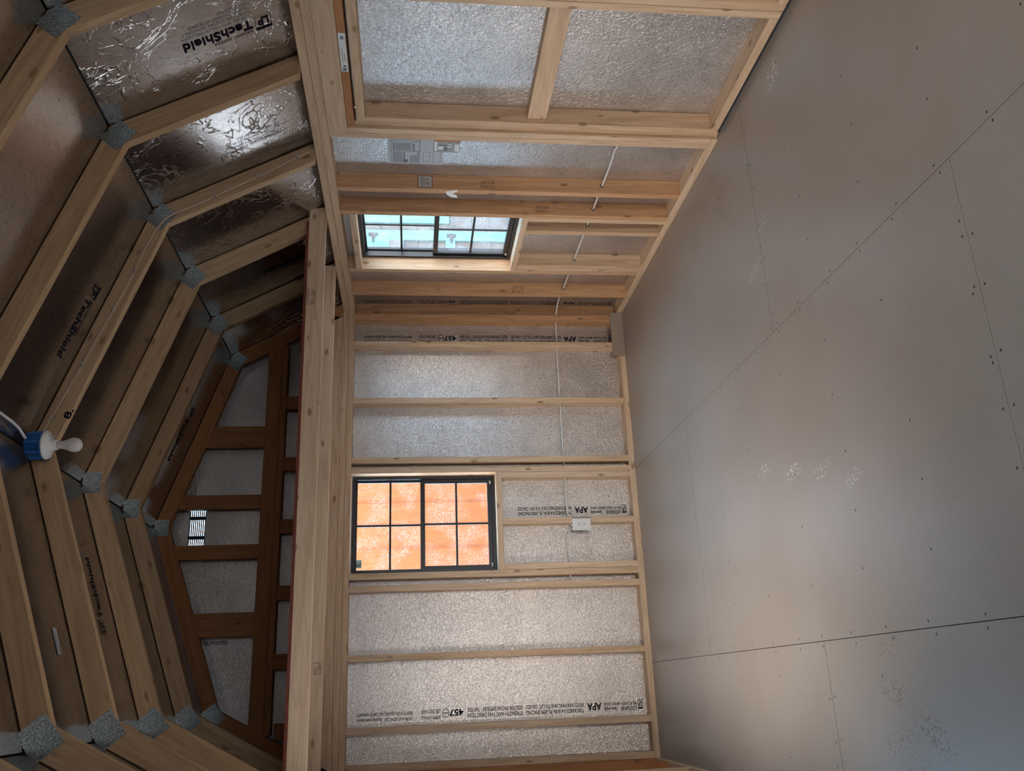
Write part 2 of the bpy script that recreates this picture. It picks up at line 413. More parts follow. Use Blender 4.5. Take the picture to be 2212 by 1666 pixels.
# sheathing panels
far_hole = rect(48.1, 72.8, 36.8, 73.2); vent_hole = rect(56.3, 64.7, 108.6, 112.6)
gable = [(0, -1), (XS, -1), (XS, 76.3), (120, 76.9), (104.8, 104.7), (60, 120.1), (15.2, 104.7), (0, 76.9)]
wall_far = tag(holed('wall_far', gable, [far_hole, vent_hole], 0, 0.45, wall_foil), kind='structure')
rh = rect(-53.7, -28.3, 33.9, 70.1); dh = rect(-149, -85.9, -1, 69.6)
rw = [(Y0, -1), (-149.1, -1), (-149.1, 69.3), (-85.4, 69.3), (-85.4, -1), (0, -1), (0, 76.3), (Y0, 76.3)]
wall_right = tag(holed('wall_right', rw, [rh], XS, XS+0.45, wall_foil, plane='YZ'), kind='structure')
wall_left = tag(holed('wall_left', [(Y0, -1), (0, -1), (0, 76.3), (Y0, 76.3)], [rect(-104, -54, 27, 66)], 0, -0.45, wall_foil, plane='YZ'), kind='structure')  # the hole is an unseen opening, added to light the room from the left
wall_near = tag(holed('wall_near', [(p[0], p[1]) for p in gable], [rect(44, 80, 0.5, 66)], Y0, Y0-0.45, wall_foil), kind='structure')  # the hole is an unseen opening, added to let daylight in behind the camera

def roof_slab(a, b2, th=0.45, gap=0.18):
    a, b2 = Vector(a), Vector(b2); d = (b2-a).normalized(); L = (b2-a).length
    up = Vector((-d.y, d.x)) if d.x >= 0 else Vector((d.y, -d.x))
    if up.y < 0: up = -up
    X = Vector((d.x, 0, d.y)); Yn = Vector((0, 1, 0)); Z = X.cross(Yn)
    org = Vector((a.x, 0, a.y)); s = 1 if Z.dot(Vector((up.x, 0, up.y))) > 0 else -1
    bm = bmesh.new(); vs = []
    for x in (gap, L-gap):
        for y in (Y0-1, 0.4):
            for z in (0.04*s, (0.04+th)*s): vs.append(bm.verts.new(Vector((x, y, z))*IN))
    bmesh.ops.convex_hull(bm, input=vs)
    me = bpy.data.meshes.new('ceiling'); bm.to_mesh(me); bm.free()
    return tag(link('ceiling', me, roof_foil, None, frame_matrix(org, X, Yn, Z)), kind='structure')
ceil_lr = roof_slab((121.6, 74.0), (104.8, 104.7)); ceil_ur = roof_slab((104.8, 104.7), (60, 120.1))
ceil_lr.data.materials[0] = roof_foil_creased
ceil_ll = roof_slab((-1.6, 74.0), (15.2, 104.7)); ceil_ul = roof_slab((15.2, 104.7), (60, 120.1))
# dark roofing felt outside the panels: closes the joints at ridge and knees
def felt():
    o1 = [(-3.5, 73), (14.2, 105.5), (60, 121.3), (105.8, 105.5), (124.4, 73)]
    o2 = [(-2.9, 73), (14.6, 105.15), (60, 120.8), (105.4, 105.15), (123.8, 73)]
    bm = bmesh.new(); R = []
    for y in (Y0-2, 2):
        R.append([bm.verts.new(Vector((p[0], y, p[1]))*IN) for p in o1+o2[::-1]])
    n = len(R[0])
    for i in range(n): bm.faces.new((R[0][i-1], R[0][i], R[1][i], R[1][i-1]))
    bmesh.ops.recalc_face_normals(bm, faces=bm.faces)
    me = bpy.data.meshes.new('trim_1'); bm.to_mesh(me); bm.free()
    return tag(link('trim_1', me, asphalt), kind='structure')
felt()

# printing on the sheathing
def apa_row(parent, org, uu, vv, z0, z1):
    """two lines of small print with the larger marks between, reading along uu from z0 to z1 (inches from org)"""
    org, uu, vv = Vector(org), Vector(uu), Vector(vv)
    A = [("MILL 457 CANADA | MADE IN CANADA", 4.0, 12.0), ("RATED SHEATHING 24/16 7/16 CAT. CSA 0325", 17.0, 31.0), ("SIZED FOR SPACING EXPOSURE 1 THIS SIDE", 31.8, 45.0), ("USE ONLY HUD", 51.5, 56.0), ("REFER TO STUDS & SPACING | AND LIMITED WARRANTY", 58.0, 71.0)]
    B = [("LOUISIANA     Save walls", 4.0, 12.0), ("THICKNESS 0.418 IN. PL-3090 SPACING", 17.0, 31.0), ("STRENGTH AXIS THIS DIRECTION", 31.8, 45.0), ("(OPEN WALL)", 51.5, 56.0), ("CA SPR HUD LISTING 2501 | Important: before permit", 58.0, 71.0)]
    for row, off in ((A, 0.0), (B, 1.25)):
        for s, a, b2 in row:
            if b2 <= z1+0.5 and a >= z0: text('printed_text', s, org+uu*a+vv*off, uu, vv, b2-a, 0.95, ink, parent, bold=0.02)
    for s, a, b2, h in (("APA", 12.6, 16.2, 1.7), ("457", 46.0, 49.4, 1.5)):
        if b2 <= z1+0.5 and a >= z0: text('printed_text', s, org+uu*a+vv*0.15, uu, vv, b2-a, h, ink, parent, bold=0.03)
    if z0 < 3:
        quads('printed_logo', [(2.4, 3.6, -0.15, 0.0), (2.4, 2.5, 0, 1.75), (3.5, 3.6, 0, 1.75), (2.4, 3.6, 1.55, 1.95)], org, uu, vv, ink, parent)
        text('printed_text', 'LP', org+uu*2.6+vv*0.3, uu, vv, 0.85, 1.1, ink, parent, bold=0.03)
    if z1 > 52:
        import math as _m
        pts = [(org+uu*(50.2+0.75*_m.cos(t))+vv*(0.95+0.95*_m.sin(t))) for t in [i*_m.pi/10 for i in range(21)]]
        w = uu.cross(vv)
        tube('printed_logo', [tuple(p+w*0.02) for p in pts], 0.07, ink, parent)
        quads('printed_logo', [(49.6, 50.8, 0.85, 1.05)], org, uu, vv, ink, parent)
apa_row(wall_far, (112.2, 0, 0), (0, 0, 1), (-1, 0, 0), 0, 73)
apa_row(wall_far, (64.3, 0, 0), (0, 0, 1), (-1, 0, 0), 0, 33)
apa_row(wall_far, (16.3, 0, 0), (0, 0, 1), (-1, 0, 0), 0, 73)
apa_row(wall_right, (XS, -3.3, 0), (0, 0, 1), (0, 1, 0), 0, 73)

text('printed_text', 'STRENGTH AXIS THIS DIRECTION', (33.6, 0, 101.5), (0, 0, 1), (-1, 0, 0), 8.5, 0.9, ink, wall_far, bold=0.02)
text('printed_text', '24/16', (14.2, 0, 84.2), (0, 0, 1), (-1, 0, 0), 2.4, 0.9, ink, wall_far, bold=0.02)
text('printed_text', 'S1 30', (63.3, 0, 85.0), (0, 0, 1), (-1, 0, 0), 2.6, 1.1, ink, wall_far, bold=0.02)
def techshield(parent, foot, knee, s0, yb, sign):
    """brand print up the slope: boxed LP, then the word; sign +1 letter tops away from the viewer"""
    a = Vector((foot[0], 0, foot[1])); b2 = Vector((knee[0], 0, knee[1])); uu = (b2-a).normalized(); vv = Vector((0, sign, 0))
    o = a+uu*s0+Vector((0, yb, 0))
    quads('printed_logo', [(0, 2.6, 2.25, 2.65), (0, 2.6, -0.05, 0.0), (0, 0.06, 0, 2.3), (2.54, 2.6, 0, 2.3)], o, uu, vv, ink, parent, lift=0.05)
    text('printed_text', 'LP', o+uu*0.4+vv*0.35, uu, vv, 1.8, 1.5, ink, parent, bold=0.03, lift=0.05)
    text('printed_text', 'TechShield', o+uu*3.0+vv*0.1, uu, vv, 11.0, 1.75, ink, parent, bold=0.022, lift=0.05)
    text('printed_text', 'RADIANT BARRIER', o+uu*3.2-vv*(-2.15), uu, vv, 6.3, 0.5, ink, parent, lift=0.05)
    return o, uu, vv
FT, KN, PK, KL, FL = (120, 76.9), (104.8, 104.7), (60, 120.1), (15.2, 104.7), (0, 76.9)
o, uu, vv = techshield(ceil_lr, FT, KN, 3.0, -111.3, 1)
for i, (s, L) in enumerate((("INSTALL WITH FOIL FACING DOWN", 10.5), ("SIZED FOR SPACING EXPOSURE 1", 10.0), ("THIS SIDE TOWARD ATTIC SPACE", 9.0), ("SEE WARRANTY", 4.5))):
    text('printed_text', s, o+uu*3.5-vv*(0.9+0.85*i), uu, vv, L, 0.5, mid_ink, ceil_lr, lift=0.05)
techshield(ceil_lr, FT, KN, 2.6, -37.6, 1)
techshield(ceil_ur, KN, PK, 18.4, -82.0, 1)
techshield(ceil_ur, KN, PK, 18.3, -14.2, 1)
techshield(ceil_ul, KL, PK, 17.4, -57.9, -1)
o = Vector((FT[0], 0, FT[1])); uu = (Vector((KN[0], 0, KN[1]))-o).normalized()
for i in range(4):
    text('printed_text', ("INSTALL WITH FOIL FACING DOWN", "RATED SHEATHING 24/16 EXPOSURE 1", "SIZED FOR SPACING 24 IN.", "SEE WARRANTY FOR DETAILS")[i], o+uu*5.5+Vector((0, -83.2-0.9*i, 0)), uu, (0, 1, 0), 11.5-1.2*i, 0.5, mid_ink, ceil_lr, lift=0.05)
ou = Vector((KL[0], 0, KL[1])); uul = (Vector((PK[0], 0, PK[1]))-ou).normalized()
sc = thing('paper_scrap', (28, -82.3, 109), 'torn strip of grey paper stuck to the roof foil between two left rafters', 'paper')
quads('sheet', [(0, 4.0, 0, 1.5)], ou+uul*13+Vector((0, -81.3, 0)), uul, (0, -1, 0), grey_card, sc, lift=0.06)
quads('printed_mark', [(0.3, 1.2, 0.5, 0.7), (1.6, 3.4, 0.9, 1.05), (0.5, 2.4, 1.1, 1.2)], ou+uul*13+Vector((0, -81.3, 0)), uul, (0, -1, 0), mid_ink, sc, lift=0.09)

# nail points through the roof foil
for nm, pn, a, d in (('nail_point', ceil_lr, FT, KN), ('nail_point', ceil_ur, KN, PK), ('nail_point', ceil_ul, KL, PK)):
    A3 = Vector((a[0], 0, a[1])); U = (Vector((d[0], 0, d[1]))-A3).normalized(); nrm = U.cross(Vector((0, 1 if pn is not ceil_ul else -1, 0)))
    rnd = random.Random(len(a)+int(a[0]))
    for k in range(7 if pn is ceil_lr else 9):
        p = A3+U*rnd.uniform(4, 26 if pn is ceil_lr else 44)+Vector((0, rnd.choice((-16, -40, -64, -88, -112))+rnd.uniform(-7, 7), 0))
        q = nrm*0.45+U*rnd.uniform(-.5, .5)+Vector((0, rnd.uniform(-.5, .5), 0))
        tube(nm, [tuple(p), tuple(p+q)], 0.07, slot, pn)

# ================================================================== ROOF TRUSSES
def truss(yf, label, chord=None):
    t = thing('roof_truss', (60, yf, 76.3), label, 'roof truss', 'gambrel roof trusses')
    y1 = yf+1.5
    o = [(0, 76.35), (15.2, 104.6), (60, 120.0), (104.8, 104.6), (120, 76.35)]
    i = [(3.98, 76.35), (18.1, 101.9), (60, 116.3), (101.9, 101.9), (116.02, 76.35)]
    for nm, a, b2 in (('lower_chord', 0, 1), ('upper_chord', 1, 2), ('upper_chord', 2, 3), ('lower_chord', 3, 4)):
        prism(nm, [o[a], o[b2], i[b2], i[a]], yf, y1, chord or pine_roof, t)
    def plate(cx, cz, w, h, ang):
        for s, yy in ((-1, yf-0.07), (1, y1+0.02)):
            bm = bmesh.new(); bmesh.ops.create_cube(bm, size=1)
            for v in bm.verts: v.co = Vector((v.co.x*w, v.co.y*h, v.co.z*0.05))*IN
            me = bpy.data.meshes.new('truss_plate'); bm.to_mesh(me); bm.free()
            X = Vector((math.cos(ang), 0, math.sin(ang))); Y = Vector((-math.sin(ang), 0, math.cos(ang))); Z = X.cross(Y)
            link('truss_plate', me, galvan, t, frame_matrix((cx, yy, cz), X, Y, Z))
    plate(60, 118.1, 4.0, 3.3, 0); plate(16.8, 103.1, 4.4, 4.0, math.radians(38)); plate(103.2, 103.1, 4.3, 3.6, math.radians(-38))
    return t
names = {0: None, 1: 'second roof truss from the far gable wall, carrying the second loft joist',
         2: 'third roof truss from the far gable wall, behind the front loft joist',
         3: 'roof truss with the bare light bulb and stapled white wire on its face',
         4: 'large roof truss one step nearer the camera than the light bulb truss',
         5: 'nearest roof truss, cut off by the upper left corner of the picture',
         6: 'roof truss overhead, only a corner of its foot in view'}
T = {}
for k, yy in enumerate((-3.5, -27.3, -51.9, -76.2, -100.7, -125.1)):
    if k == 0: continue
    T[k] = truss(yy, names[k])
# gable truss with its infill framing
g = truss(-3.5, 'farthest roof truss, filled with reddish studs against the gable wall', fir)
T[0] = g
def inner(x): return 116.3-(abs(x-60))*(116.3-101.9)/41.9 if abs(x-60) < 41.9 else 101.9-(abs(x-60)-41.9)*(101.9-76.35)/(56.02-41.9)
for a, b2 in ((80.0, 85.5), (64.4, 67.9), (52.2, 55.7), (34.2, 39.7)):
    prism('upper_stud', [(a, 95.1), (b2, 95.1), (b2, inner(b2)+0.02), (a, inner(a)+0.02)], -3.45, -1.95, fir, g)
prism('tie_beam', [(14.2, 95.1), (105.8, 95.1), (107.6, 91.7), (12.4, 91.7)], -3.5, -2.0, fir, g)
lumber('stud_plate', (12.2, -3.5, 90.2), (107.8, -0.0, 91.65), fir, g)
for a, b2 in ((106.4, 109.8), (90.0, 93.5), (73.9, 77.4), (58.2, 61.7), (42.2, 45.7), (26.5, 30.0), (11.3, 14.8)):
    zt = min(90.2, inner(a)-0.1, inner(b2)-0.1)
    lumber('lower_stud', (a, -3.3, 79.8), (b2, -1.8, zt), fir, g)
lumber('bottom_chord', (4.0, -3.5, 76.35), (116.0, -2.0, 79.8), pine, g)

# louvred vent in the gable
v = thing('gable_vent', (60.5, 0, 108.6), 'small striped louvre vent high in the far gable wall', 'vent')
for i in range(9):
    z = 108.75+i*0.46
    bm = bmesh.new()
    lumber('louvre', (56.35, -0.05+0.0, z-0.13), (64.65, 0.4, z+0.14), black, v, bev=0)
for x in (58.1, 62.9): lumber('mullion', (x-0.42, -0.1, 108.62), (x+0.42, 0.42, 112.6), black, v, bev=0)

# ================================================================== LOFT
for k, yy, lb in ((2, -53.4, 'front loft joist, nearest the camera, spanning wall to wall'), (1, -28.8, 'loft joist just behind the front one, spanning wall to wall')):
    j = prism('loft_joist', [(1.8, 76.35), (118.2, 76.35), (118.2, 79.85), (1.8, 79.85)] if k == 1 else [(0.6, 76.35), (119.6, 76.35), (119.0, 79.85), (0.9, 79.85)], yy, yy+1.48, pine)
    tag(j, lb, 'joist', 'loft joists')
    if k == 2: stamp(j, (96.5, yy, 79.2), (1, 0, 0), (0, 0, 1), ['2 STAND', 'SPF S-DRY'], 3.6, 0.9)
    else: stamp(j, (24.5, yy, 77.6), (1, 0, 0), (0, 0, 1), ['NO. 2', 'S-DRY'], 2.4, 0.7)
deck = lumber('loft_deck', (4.2, -53.4, 79.87), (115.9, -3.6, 80.4), red_edge, bev=0)
tag(deck, 'thin reddish plywood deck lying on the loft joists', 'loft deck')

# ================================================================== WALL FRAMING
def stud(lo, hi, label, mat=pine, cat='stud', group=None, name='wall_stud'):
    return tag(lumber(name, lo, hi, mat), label, cat, group)
ZB, ZT = 1.5, 73.3
g1 = 'studs of the far wall'
FS = {}
for k, lb in ((1, 'far wall stud nearest the right corner, dark print beside it'),
              (2, 'far wall stud standing alone in the middle of the bright foil right of the window'),
              (3, 'far wall stud standing a finger off the right side of the window framing'),
              (5, 'far wall stud standing a finger off the left side of the window framing'),
              (6, 'far wall stud standing alone midway between window and left corner'),
              (7, 'far wall stud next to the left corner, below the row of print')):
    x = 125-16*k
    FS[k] = stud((x-1.5, -3.5, ZB), (x, 0, ZT), lb, group=g1)
stud((115.1, -3.5, ZB), (116.9, -0.02, ZT), 'stud at the far right corner, facing the room on the far wall', fir_wall, group=g1)
stud((3.5, -3.5, ZB), (5.0, 0, ZT), 'stud at the far left corner of the far wall', group=g1)
g2 = 'studs framing the far window'
stud((72.8, -3.5, ZB), (74.3, 0, ZT), 'full height stud forming the right side of the orange window', group=g2)
stud((46.5, -3.5, ZB), (48.0, 0, ZT), 'full height stud forming the left side of the orange window', group=g2)
g3 = 'short studs under the far window'
stud((71.25, -3.5, ZB), (72.75, 0, 35.3), 'short stud under the right end of the orange window sill', group=g3, name='cripple_stud')
cs = stud((59.4, -3.5, ZB), (60.9, 0, 35.3), 'short stud under the middle of the orange window, carrying the outlet', group=g3, name='cripple_stud')
stud((48.05, -3.5, ZB), (49.55, 0, 35.3), 'short stud under the left end of the orange window sill', group=g3, name='cripple_stud')
stud((48.05, -3.5, 35.3), (72.75, 0, 36.8), 'flat sill board under the orange far window', cat='window sill', name='sill_plate')
tag(lumber('bottom_plate', (3.5, -3.5, 0), (105.0, 0, 1.5), pine), 'bottom plate board on the floor along the far wall', 'bottom plate')
tag(lumber('bottom_plate', (105.1, -3.45, 0), (117.6, 0, 1.5), pine), 'short bottom plate hidden behind the cover board in the right corner', 'bottom plate')
tag(lumber('cover_board', (105.1, -4.0, 0.02), (117.6, -3.5, 3.55), plain('cover_board_paint', (0.33, 0.27, 0.22), 0.7)), 'plain grey brown board on edge at the foot of the right far corner', 'board')
tag(lumber('top_plate', (0.2, -3.5, 73.3), (117.7, 0, 74.78), pine), 'lower top plate board of the far wall, on the stud tops', 'top plate', 'top plates')
tag(lumber('top_plate', (3.5, -3.5, 74.82), (117.7, 0, 76.3), pine), 'upper top plate board of the far wall', 'top plate', 'top plates')
for k in (1, 2, 5, 6): stamp(FS[k], (125-16*k, 0, 0) if 0 else (125-16*k-0.2, -3.5, 44), (0, 0, -1), (1, 0, 0), [], 2, .5)
for k, z in ((1, 44.5), (2, 43.0)):
    x = 125-16*k
    text('grade_stamp', '2 STAND', (x-1.5, -2.9, z), (0, 0, 1), (0, 1, 0), 2.6, 1.0, inkbrown, FS[k])

# right wall
g4 = 'studs of the right wall'
RS = {}
def rstud(a, b2, label, mat=pine, z0=ZB, z1=ZT, name='wall_stud', group=g4):
    return stud((XR, a, z0), (XS, b2, z1), label, mat, group=group, name=name)
RS['corner'] = rstud(-0.8, -0.02, 'thin board standing behind the far right corner stud, turned toward the room', fir_wall)
RS['s1'] = rstud(-14.9, -13.4, 'right wall stud between the far corner and the blue lit window', fir_wall)
g5 = 'studs framing the right window'
RS['kf'] = rstud(-28.25, -26.75, 'full height stud on the far side of the blue lit window', pine, group=g5)
RS['kn'] = rstud(-55.25, -53.75, 'full height orange stud on the near side of the blue lit window', fir_wall, group=g5)
RS['s3'] = rstud(-64.5, -63.0, 'right wall stud with the small printed notice label on it', fir_wall)
g6 = 'short studs under the right window'
rstud(-53.7, -52.2, 'short stud under the near end of the blue lit window', z1=32.5, name='cripple_stud', group=g6)
RS['c2'] = rstud(-48.2, -46.7, 'short stud standing free under the blue lit window', z1=32.5, name='cripple_stud', group=g6)
RS['c3'] = rstud(-31.3, -29.8, 'inner one of the paired short studs under the far end of the blue lit window', z1=32.5, name='cripple_stud', group=g6)
rstud(-29.78, -28.28, 'outer one of the paired short studs under the far end of the blue lit window', z1=32.5, name='cripple_stud', group=g6)
stud((XR, -53.7, 32.5), (XS, -28.28, 33.9), 'flat sill board under the blue lit right window', cat='window sill', name='sill_plate', mat=pine)
stud((XR, -53.7, 70.1), (XS, -28.28, 71.5), 'flat board across the top of the blue lit right window', cat='header', name='window_header', mat=pine)
RS['k'] = rstud(-82.8, -81.35, 'full height stud beside the door, nearest the taped drawing', pine, group='studs beside the door')
rstud(-84.3, -82.85, 'stud under the door header, tight against the door side stud', pine, z1=69.8, group='studs beside the door')
tag(lumber('door_jamb', (XR+0.6, -85.7, 0.2), (XS, -84.35, 68.4), pine), 'set back jamb board beside the near door leaf', 'door jamb')
tag(lumber('bottom_plate', (XR, -84.3, 0), (XS, 0, 1.5), pine), 'bottom plate board along the right wall from door to corner', 'bottom plate')
tag(lumber('top_plate', (XR+0.02, -240, 73.3), (XS, 0, 74.78), pine), 'lower top plate board of the right wall', 'top plate', 'top plates')
tag(lumber('top_plate', (XR, -240, 74.82), (XS, -0.1, 76.3), pine), 'upper top plate board of the right wall', 'top plate', 'top plates')
tag(lumber('door_header', (XR, -150, 69.82), (XS, -82.85, 73.27), pine), 'wide header board over the door', 'header')
hp = tag(lumber('header_plate', (XR+0.35, -150, 68.45), (XS, -84.35, 69.78), fir), 'narrow reddish board under the door header with a white label', 'header')
lb = quads('printed_label', [(0, 9.0, 0, 1.15)], (XR+0.35, -99.2, 68.55), (0, -1, 0), (0, 0, 1), white, hp, lift=0.03)
lb['label'] = 'white printed strip label'
for q_ in [(0.2, 0.9, 0.25, 0.9), (1.1, 1.6, 0.3, 0.75), (2.2, 5.6, 0.7, 0.8), (2.4, 4.2, 0.35, 0.45), (7.6, 8.3, 0.3, 0.8)]: quads('label_print', [q_], (XR+0.35, -99.2, 68.55), (0, -1, 0), (0, 0, 1), mid_ink, hp, lift=0.05)

# left wall, only its foot near the far corner is in view
for i, y in enumerate((-3.5, -14.9+1.5, -31.0+1.5, -47, -63, -79, -95, -111, -183, -199, -215, -231)):
    if i < 3: stud((0, y-1.5, ZB), (XL, y, ZT), ('left wall stud tight in the far left corner', 'second left wall stud from the far left corner', 'third left wall stud from the far left corner')[i], [fir, fir, pine][i], group='studs of the left wall')
for y, w_ in ((-45.5, 'just past the far edge of the left wall opening'), (-105.6, 'just past the near edge of the left wall opening'), (-121.5, 'second from the near edge of the left wall opening'), (-137.5, 'third from the near edge of the left wall opening'), (-153.5, 'fourth from the near edge of the left wall opening')):
    stud((0, y-1.5, ZB), (XL, y, ZT), 'left wall stud '+w_, pine, group='left wall studs out of view')
tag(lumber('bottom_plate', (0, -240, 0), (XL, 0, 1.5), pine), 'bottom plate board along the left wall, a sliver in the lower edge', 'bottom plate')
tag(lumber('top_plate', (0, -240, 73.3), (XL-0.02, -3.6, 74.78), pine), 'lower top plate board of the left wall', 'top plate', 'top plates')
tag(lumber('top_plate', (0, -240, 74.82), (XL, -3.6, 76.3), pine), 'upper top plate board of the left wall', 'top plate', 'top plates')

# grade stamps and drilled holes on the near faces of the right wall studs
for key, y, z, s in (('s3', -64.5, 42.5, ['2 STAND', 'SPF S-DRY']), ('kn', -55.25, 29.8, ['2 STAND', 'SPF S-DRY']), ('s1', -14.9, 30.5, ['3.9 LM', 'SPF S-DRY']), ('corner', -0.8, 31, ['SPF 2'])):
    stamp(RS[key], (119.0, y, z-1.5), (0, 0, 1), (-1, 0, 0), s, 3.0, 0.75)
    if 0: pass
for key, y in (('s3', -64.5), ('kn', -55.25), ('c2', -48.2), ('c3', -31.3), ('s1', -14.9)):
    h = lathe('drilled_hole', [(0.42, 0), (0.42, 0.02)], (119.5, y-0.03, 18.3), (0, -1, 0), slot, RS[key], n=16)

# notice label on the stud
nb = RS['s3']
lab = quads('printed_label', [(0, 3.1, 0, 2.8)], (120.85, -64.5, 53.85), (0, 0, 1), (-1, 0, 0), plain('label_border', (0.10, 0.03, 0.03), .6), nb, lift=0.02)
lab['label'] = 'small pale notice with a dark red border'
quads('printed_label', [(0.14, 2.96, 0.12, 2.68)], (120.85, -64.5, 53.85), (0, 0, 1), (-1, 0, 0), plain('label_pink', (0.52, 0.46, 0.46), .6), nb, lift=0.03)
for q_ in [(2.3, 2.42, 0.4, 2.4), (2.0, 2.12, 0.3, 2.5), (1.7, 1.82, 0.5, 2.4), (1.45, 1.53, 0.7, 2.2), (0.9, 1.2, 0.6, 1.1), (0.8, 1.15, 1.5, 2.2), (0.35, 0.45, 1.2, 1.5)]: quads('label_print', [q_], (120.85, -64.5, 53.85), (0, 0, 1), (-1, 0, 0), mid_ink, nb, lift=0.045)

# torn tag on the stud edge
tg = thing('paper_tag', (XR, -63.0, 50), 'torn scrap of white paper caught on the edge of a right wall stud', 'paper')
bm = bmesh.new()
pts = [(0, -63.9, 51.2), (-0.4, -63.3, 50.9), (-0.5, -62.6, 50.0), (-0.4, -62.2, 48.7), (-0.2, -62.9, 48.8), (-0.3, -63.5, 49.8), (-0.1, -64.3, 48.6), (0, -64.5, 48.9)]
vs = [bm.verts.new(Vector((XR+p[0]-0.03, p[1], p[2]))*IN) for p in pts]; vb = [bm.verts.new(Vector((XR+p[0]-0.07, p[1], p[2]))*IN) for p in pts]
bm.faces.new(vs); bm.faces.new(vb[::-1])
for i in range(len(pts)): bm.faces.new((vs[i-1], vs[i], vb[i], vb[i-1]))
me = bpy.data.meshes.new('scrap'); bm.to_mesh(me); bm.free(); link('scrap', me, plain('bright_paper', (0.85, 0.88, 0.92), .5), tg, Matrix.Identity(4))
tube('staple', [(XR-0.02, -62.9, 50.6), (XR-0.02, -61.9, 50.8)], 0.05, slot, tg)

# ================================================================== DOORS IN THE RIGHT WALL
def door_leaf(ya, yb, n):
    d = thing('door_%d' % n, (XS, (ya+yb)/2, 0.6), None, None, kind='structure')
    x0, x1 = XR+0.02, XS
    z0, z1 = 0.9, 68.0
    lumber('door_stile', (x0, yb-1.45, z0), (x1, yb, z1), pine, d)
    lumber('door_stile', (x0, ya, z0), (x1, ya+1.45, z1), pine, d)
    a, b2 = ya+1.47, yb-1.47
    lumber('door_rail', (x0, a, z1-1.5), (x1, b2, z1), pine, d)
    mr = lumber('door_rail', (x0+0.95, a, 33.6), (x1, b2, 37.05), pine, d)
    lumber('door_rail', (x0, a, z0), (x1, b2, z0+1.5), pine, d)
    hol = holed('door_panel', rect(ya-0.4, yb+0.3, 0.6, 69.3), [], XS+0.02, XS+0.5, wall_foil, plane='YZ', parent=d)
    return d, mr
d1, mr = door_leaf(-117.4, -86.05, 1)
text('grade_stamp', '72 STAND', (XR+0.97, -106.2, 33.8), (0, 0, 1), (0, 1, 0), 3.0, 0.9, ink, mr)
text('grade_stamp', 'SPF S-DRY', (XR+0.97, -107.4, 33.8), (0, 0, 1), (0, 1, 0), 3.0, 0.6, ink, mr)
st = [c for c in d1.children if c.name.startswith('door_stile')][0]
text('grade_stamp', '72. STAND', (119.1, -87.52, 27.5), (-1, 0, 0), (0, 0, -1), 1.9, 0.8, ink, st)
text('grade_stamp', 'SPF S-DRY', (120.6, -87.52, 28.6), (-1, 0, 0), (0, 0, -1), 3.0, 0.6, ink, st)
door_leaf(-148.9, -117.5, 2)
tag(lumber('threshold', (XR+0.8, -149, -0.02), (XS+1, -84.35, 0.5), slot), 'threshold strip coloured dark for the shaded gap under the door', 'threshold')  # near-black colour stands for the shade in the gap below the door

# taped drawing and card on the foil beside the door
pp = thing('plan_drawing', (XS, -73, 52), 'printed floor plan sheet taped to the foil beside the door', 'paper')
quads('sheet', [(0, 10.9, 0, 9.2)], (XS, -68.4, 51.9), (0, 0, 1), (0, -1, 0), paper, pp, lift=-0.12)
P = []
def outline(a, b2, c2, d, w=0.08): P.extend([(a, b2, c2, c2+w), (a, b2, d-w, d), (a, a+w, c2, d), (b2-w, b2, c2, d)])
outline(4.6, 10.3, 0.4, 8.2); outline(4.6, 10.3, 4.2, 7.6); outline(4.6, 6.2, 4.4, 7.4); outline(2.6, 4.0, 0.8, 4.2); outline(0.5, 2.0, 0.8, 6.0)
P += [(5.7, 5.95, 4.4, 6.8), (9.6, 9.85, 4.4, 7.2), (4.9, 5.1, 0.4, 4.0), (6.3, 6.5, 0.4, 2.8), (7.6, 7.85, 1.6, 4.0), (7.0, 7.9, 0.5, 1.5), (3.1, 3.5, 1.2, 1.35), (3.1, 3.5, 2.6, 2.75)]
quads('drawing_lines', P, (XS, -68.4, 51.9), (0, 0, 1), (0, -1, 0), mid_ink, pp, lift=-0.14)
dg_ = plain('drawing_grey', (0.30, 0.34, 0.38), .6)
for q_ in [(6.4, 9.4, 4.5, 7.0), (8.0, 10.0, 0.6, 3.9), (5.2, 6.2, 0.6, 3.0)]: quads('drawing_tint', [q_], (XS, -68.4, 51.9), (0, 0, 1), (0, -1, 0), dg_, pp, lift=-0.13)
kk = thing('small_card', (XS, -74.8, 51), 'small shiny card overlapping the corner of the taped floor plan', 'card')
lumber('card', (XS-0.34, -76.9, 48.8), (XS-0.28, -73.0, 53.9), grey_card, kk, bev=0)
for q_ in [(0.1, 1.0, 0.3, 2.6), (1.4, 2.4, 1.6, 2.6), (3.2, 4.2, 0.8, 1.9), (4.4, 4.9, 0.3, 3.4)]: quads('card_patch', [q_], (XS-0.34, -73.1, 48.8), (0, 0, 1), (0, -1, 0), white, kk, lift=-0.02)  # white patches on the card face
for q_ in [(1.2, 4.2, 2.0, 2.3), (2.4, 3.0, 0.5, 1.5)]: quads('card_patch', [q_], (XS-0.34, -73.1, 48.8), (0, 0, 1), (0, -1, 0), mid_ink, kk, lift=-0.03)
tag(lumber('reddish_strip', (XR+0.2, -81.33, 48.9), (XR+1.2, -80.6, 53.8), fir), 'small reddish strip on the stud above the small card', 'block')  # reddish strip set against the door side stud

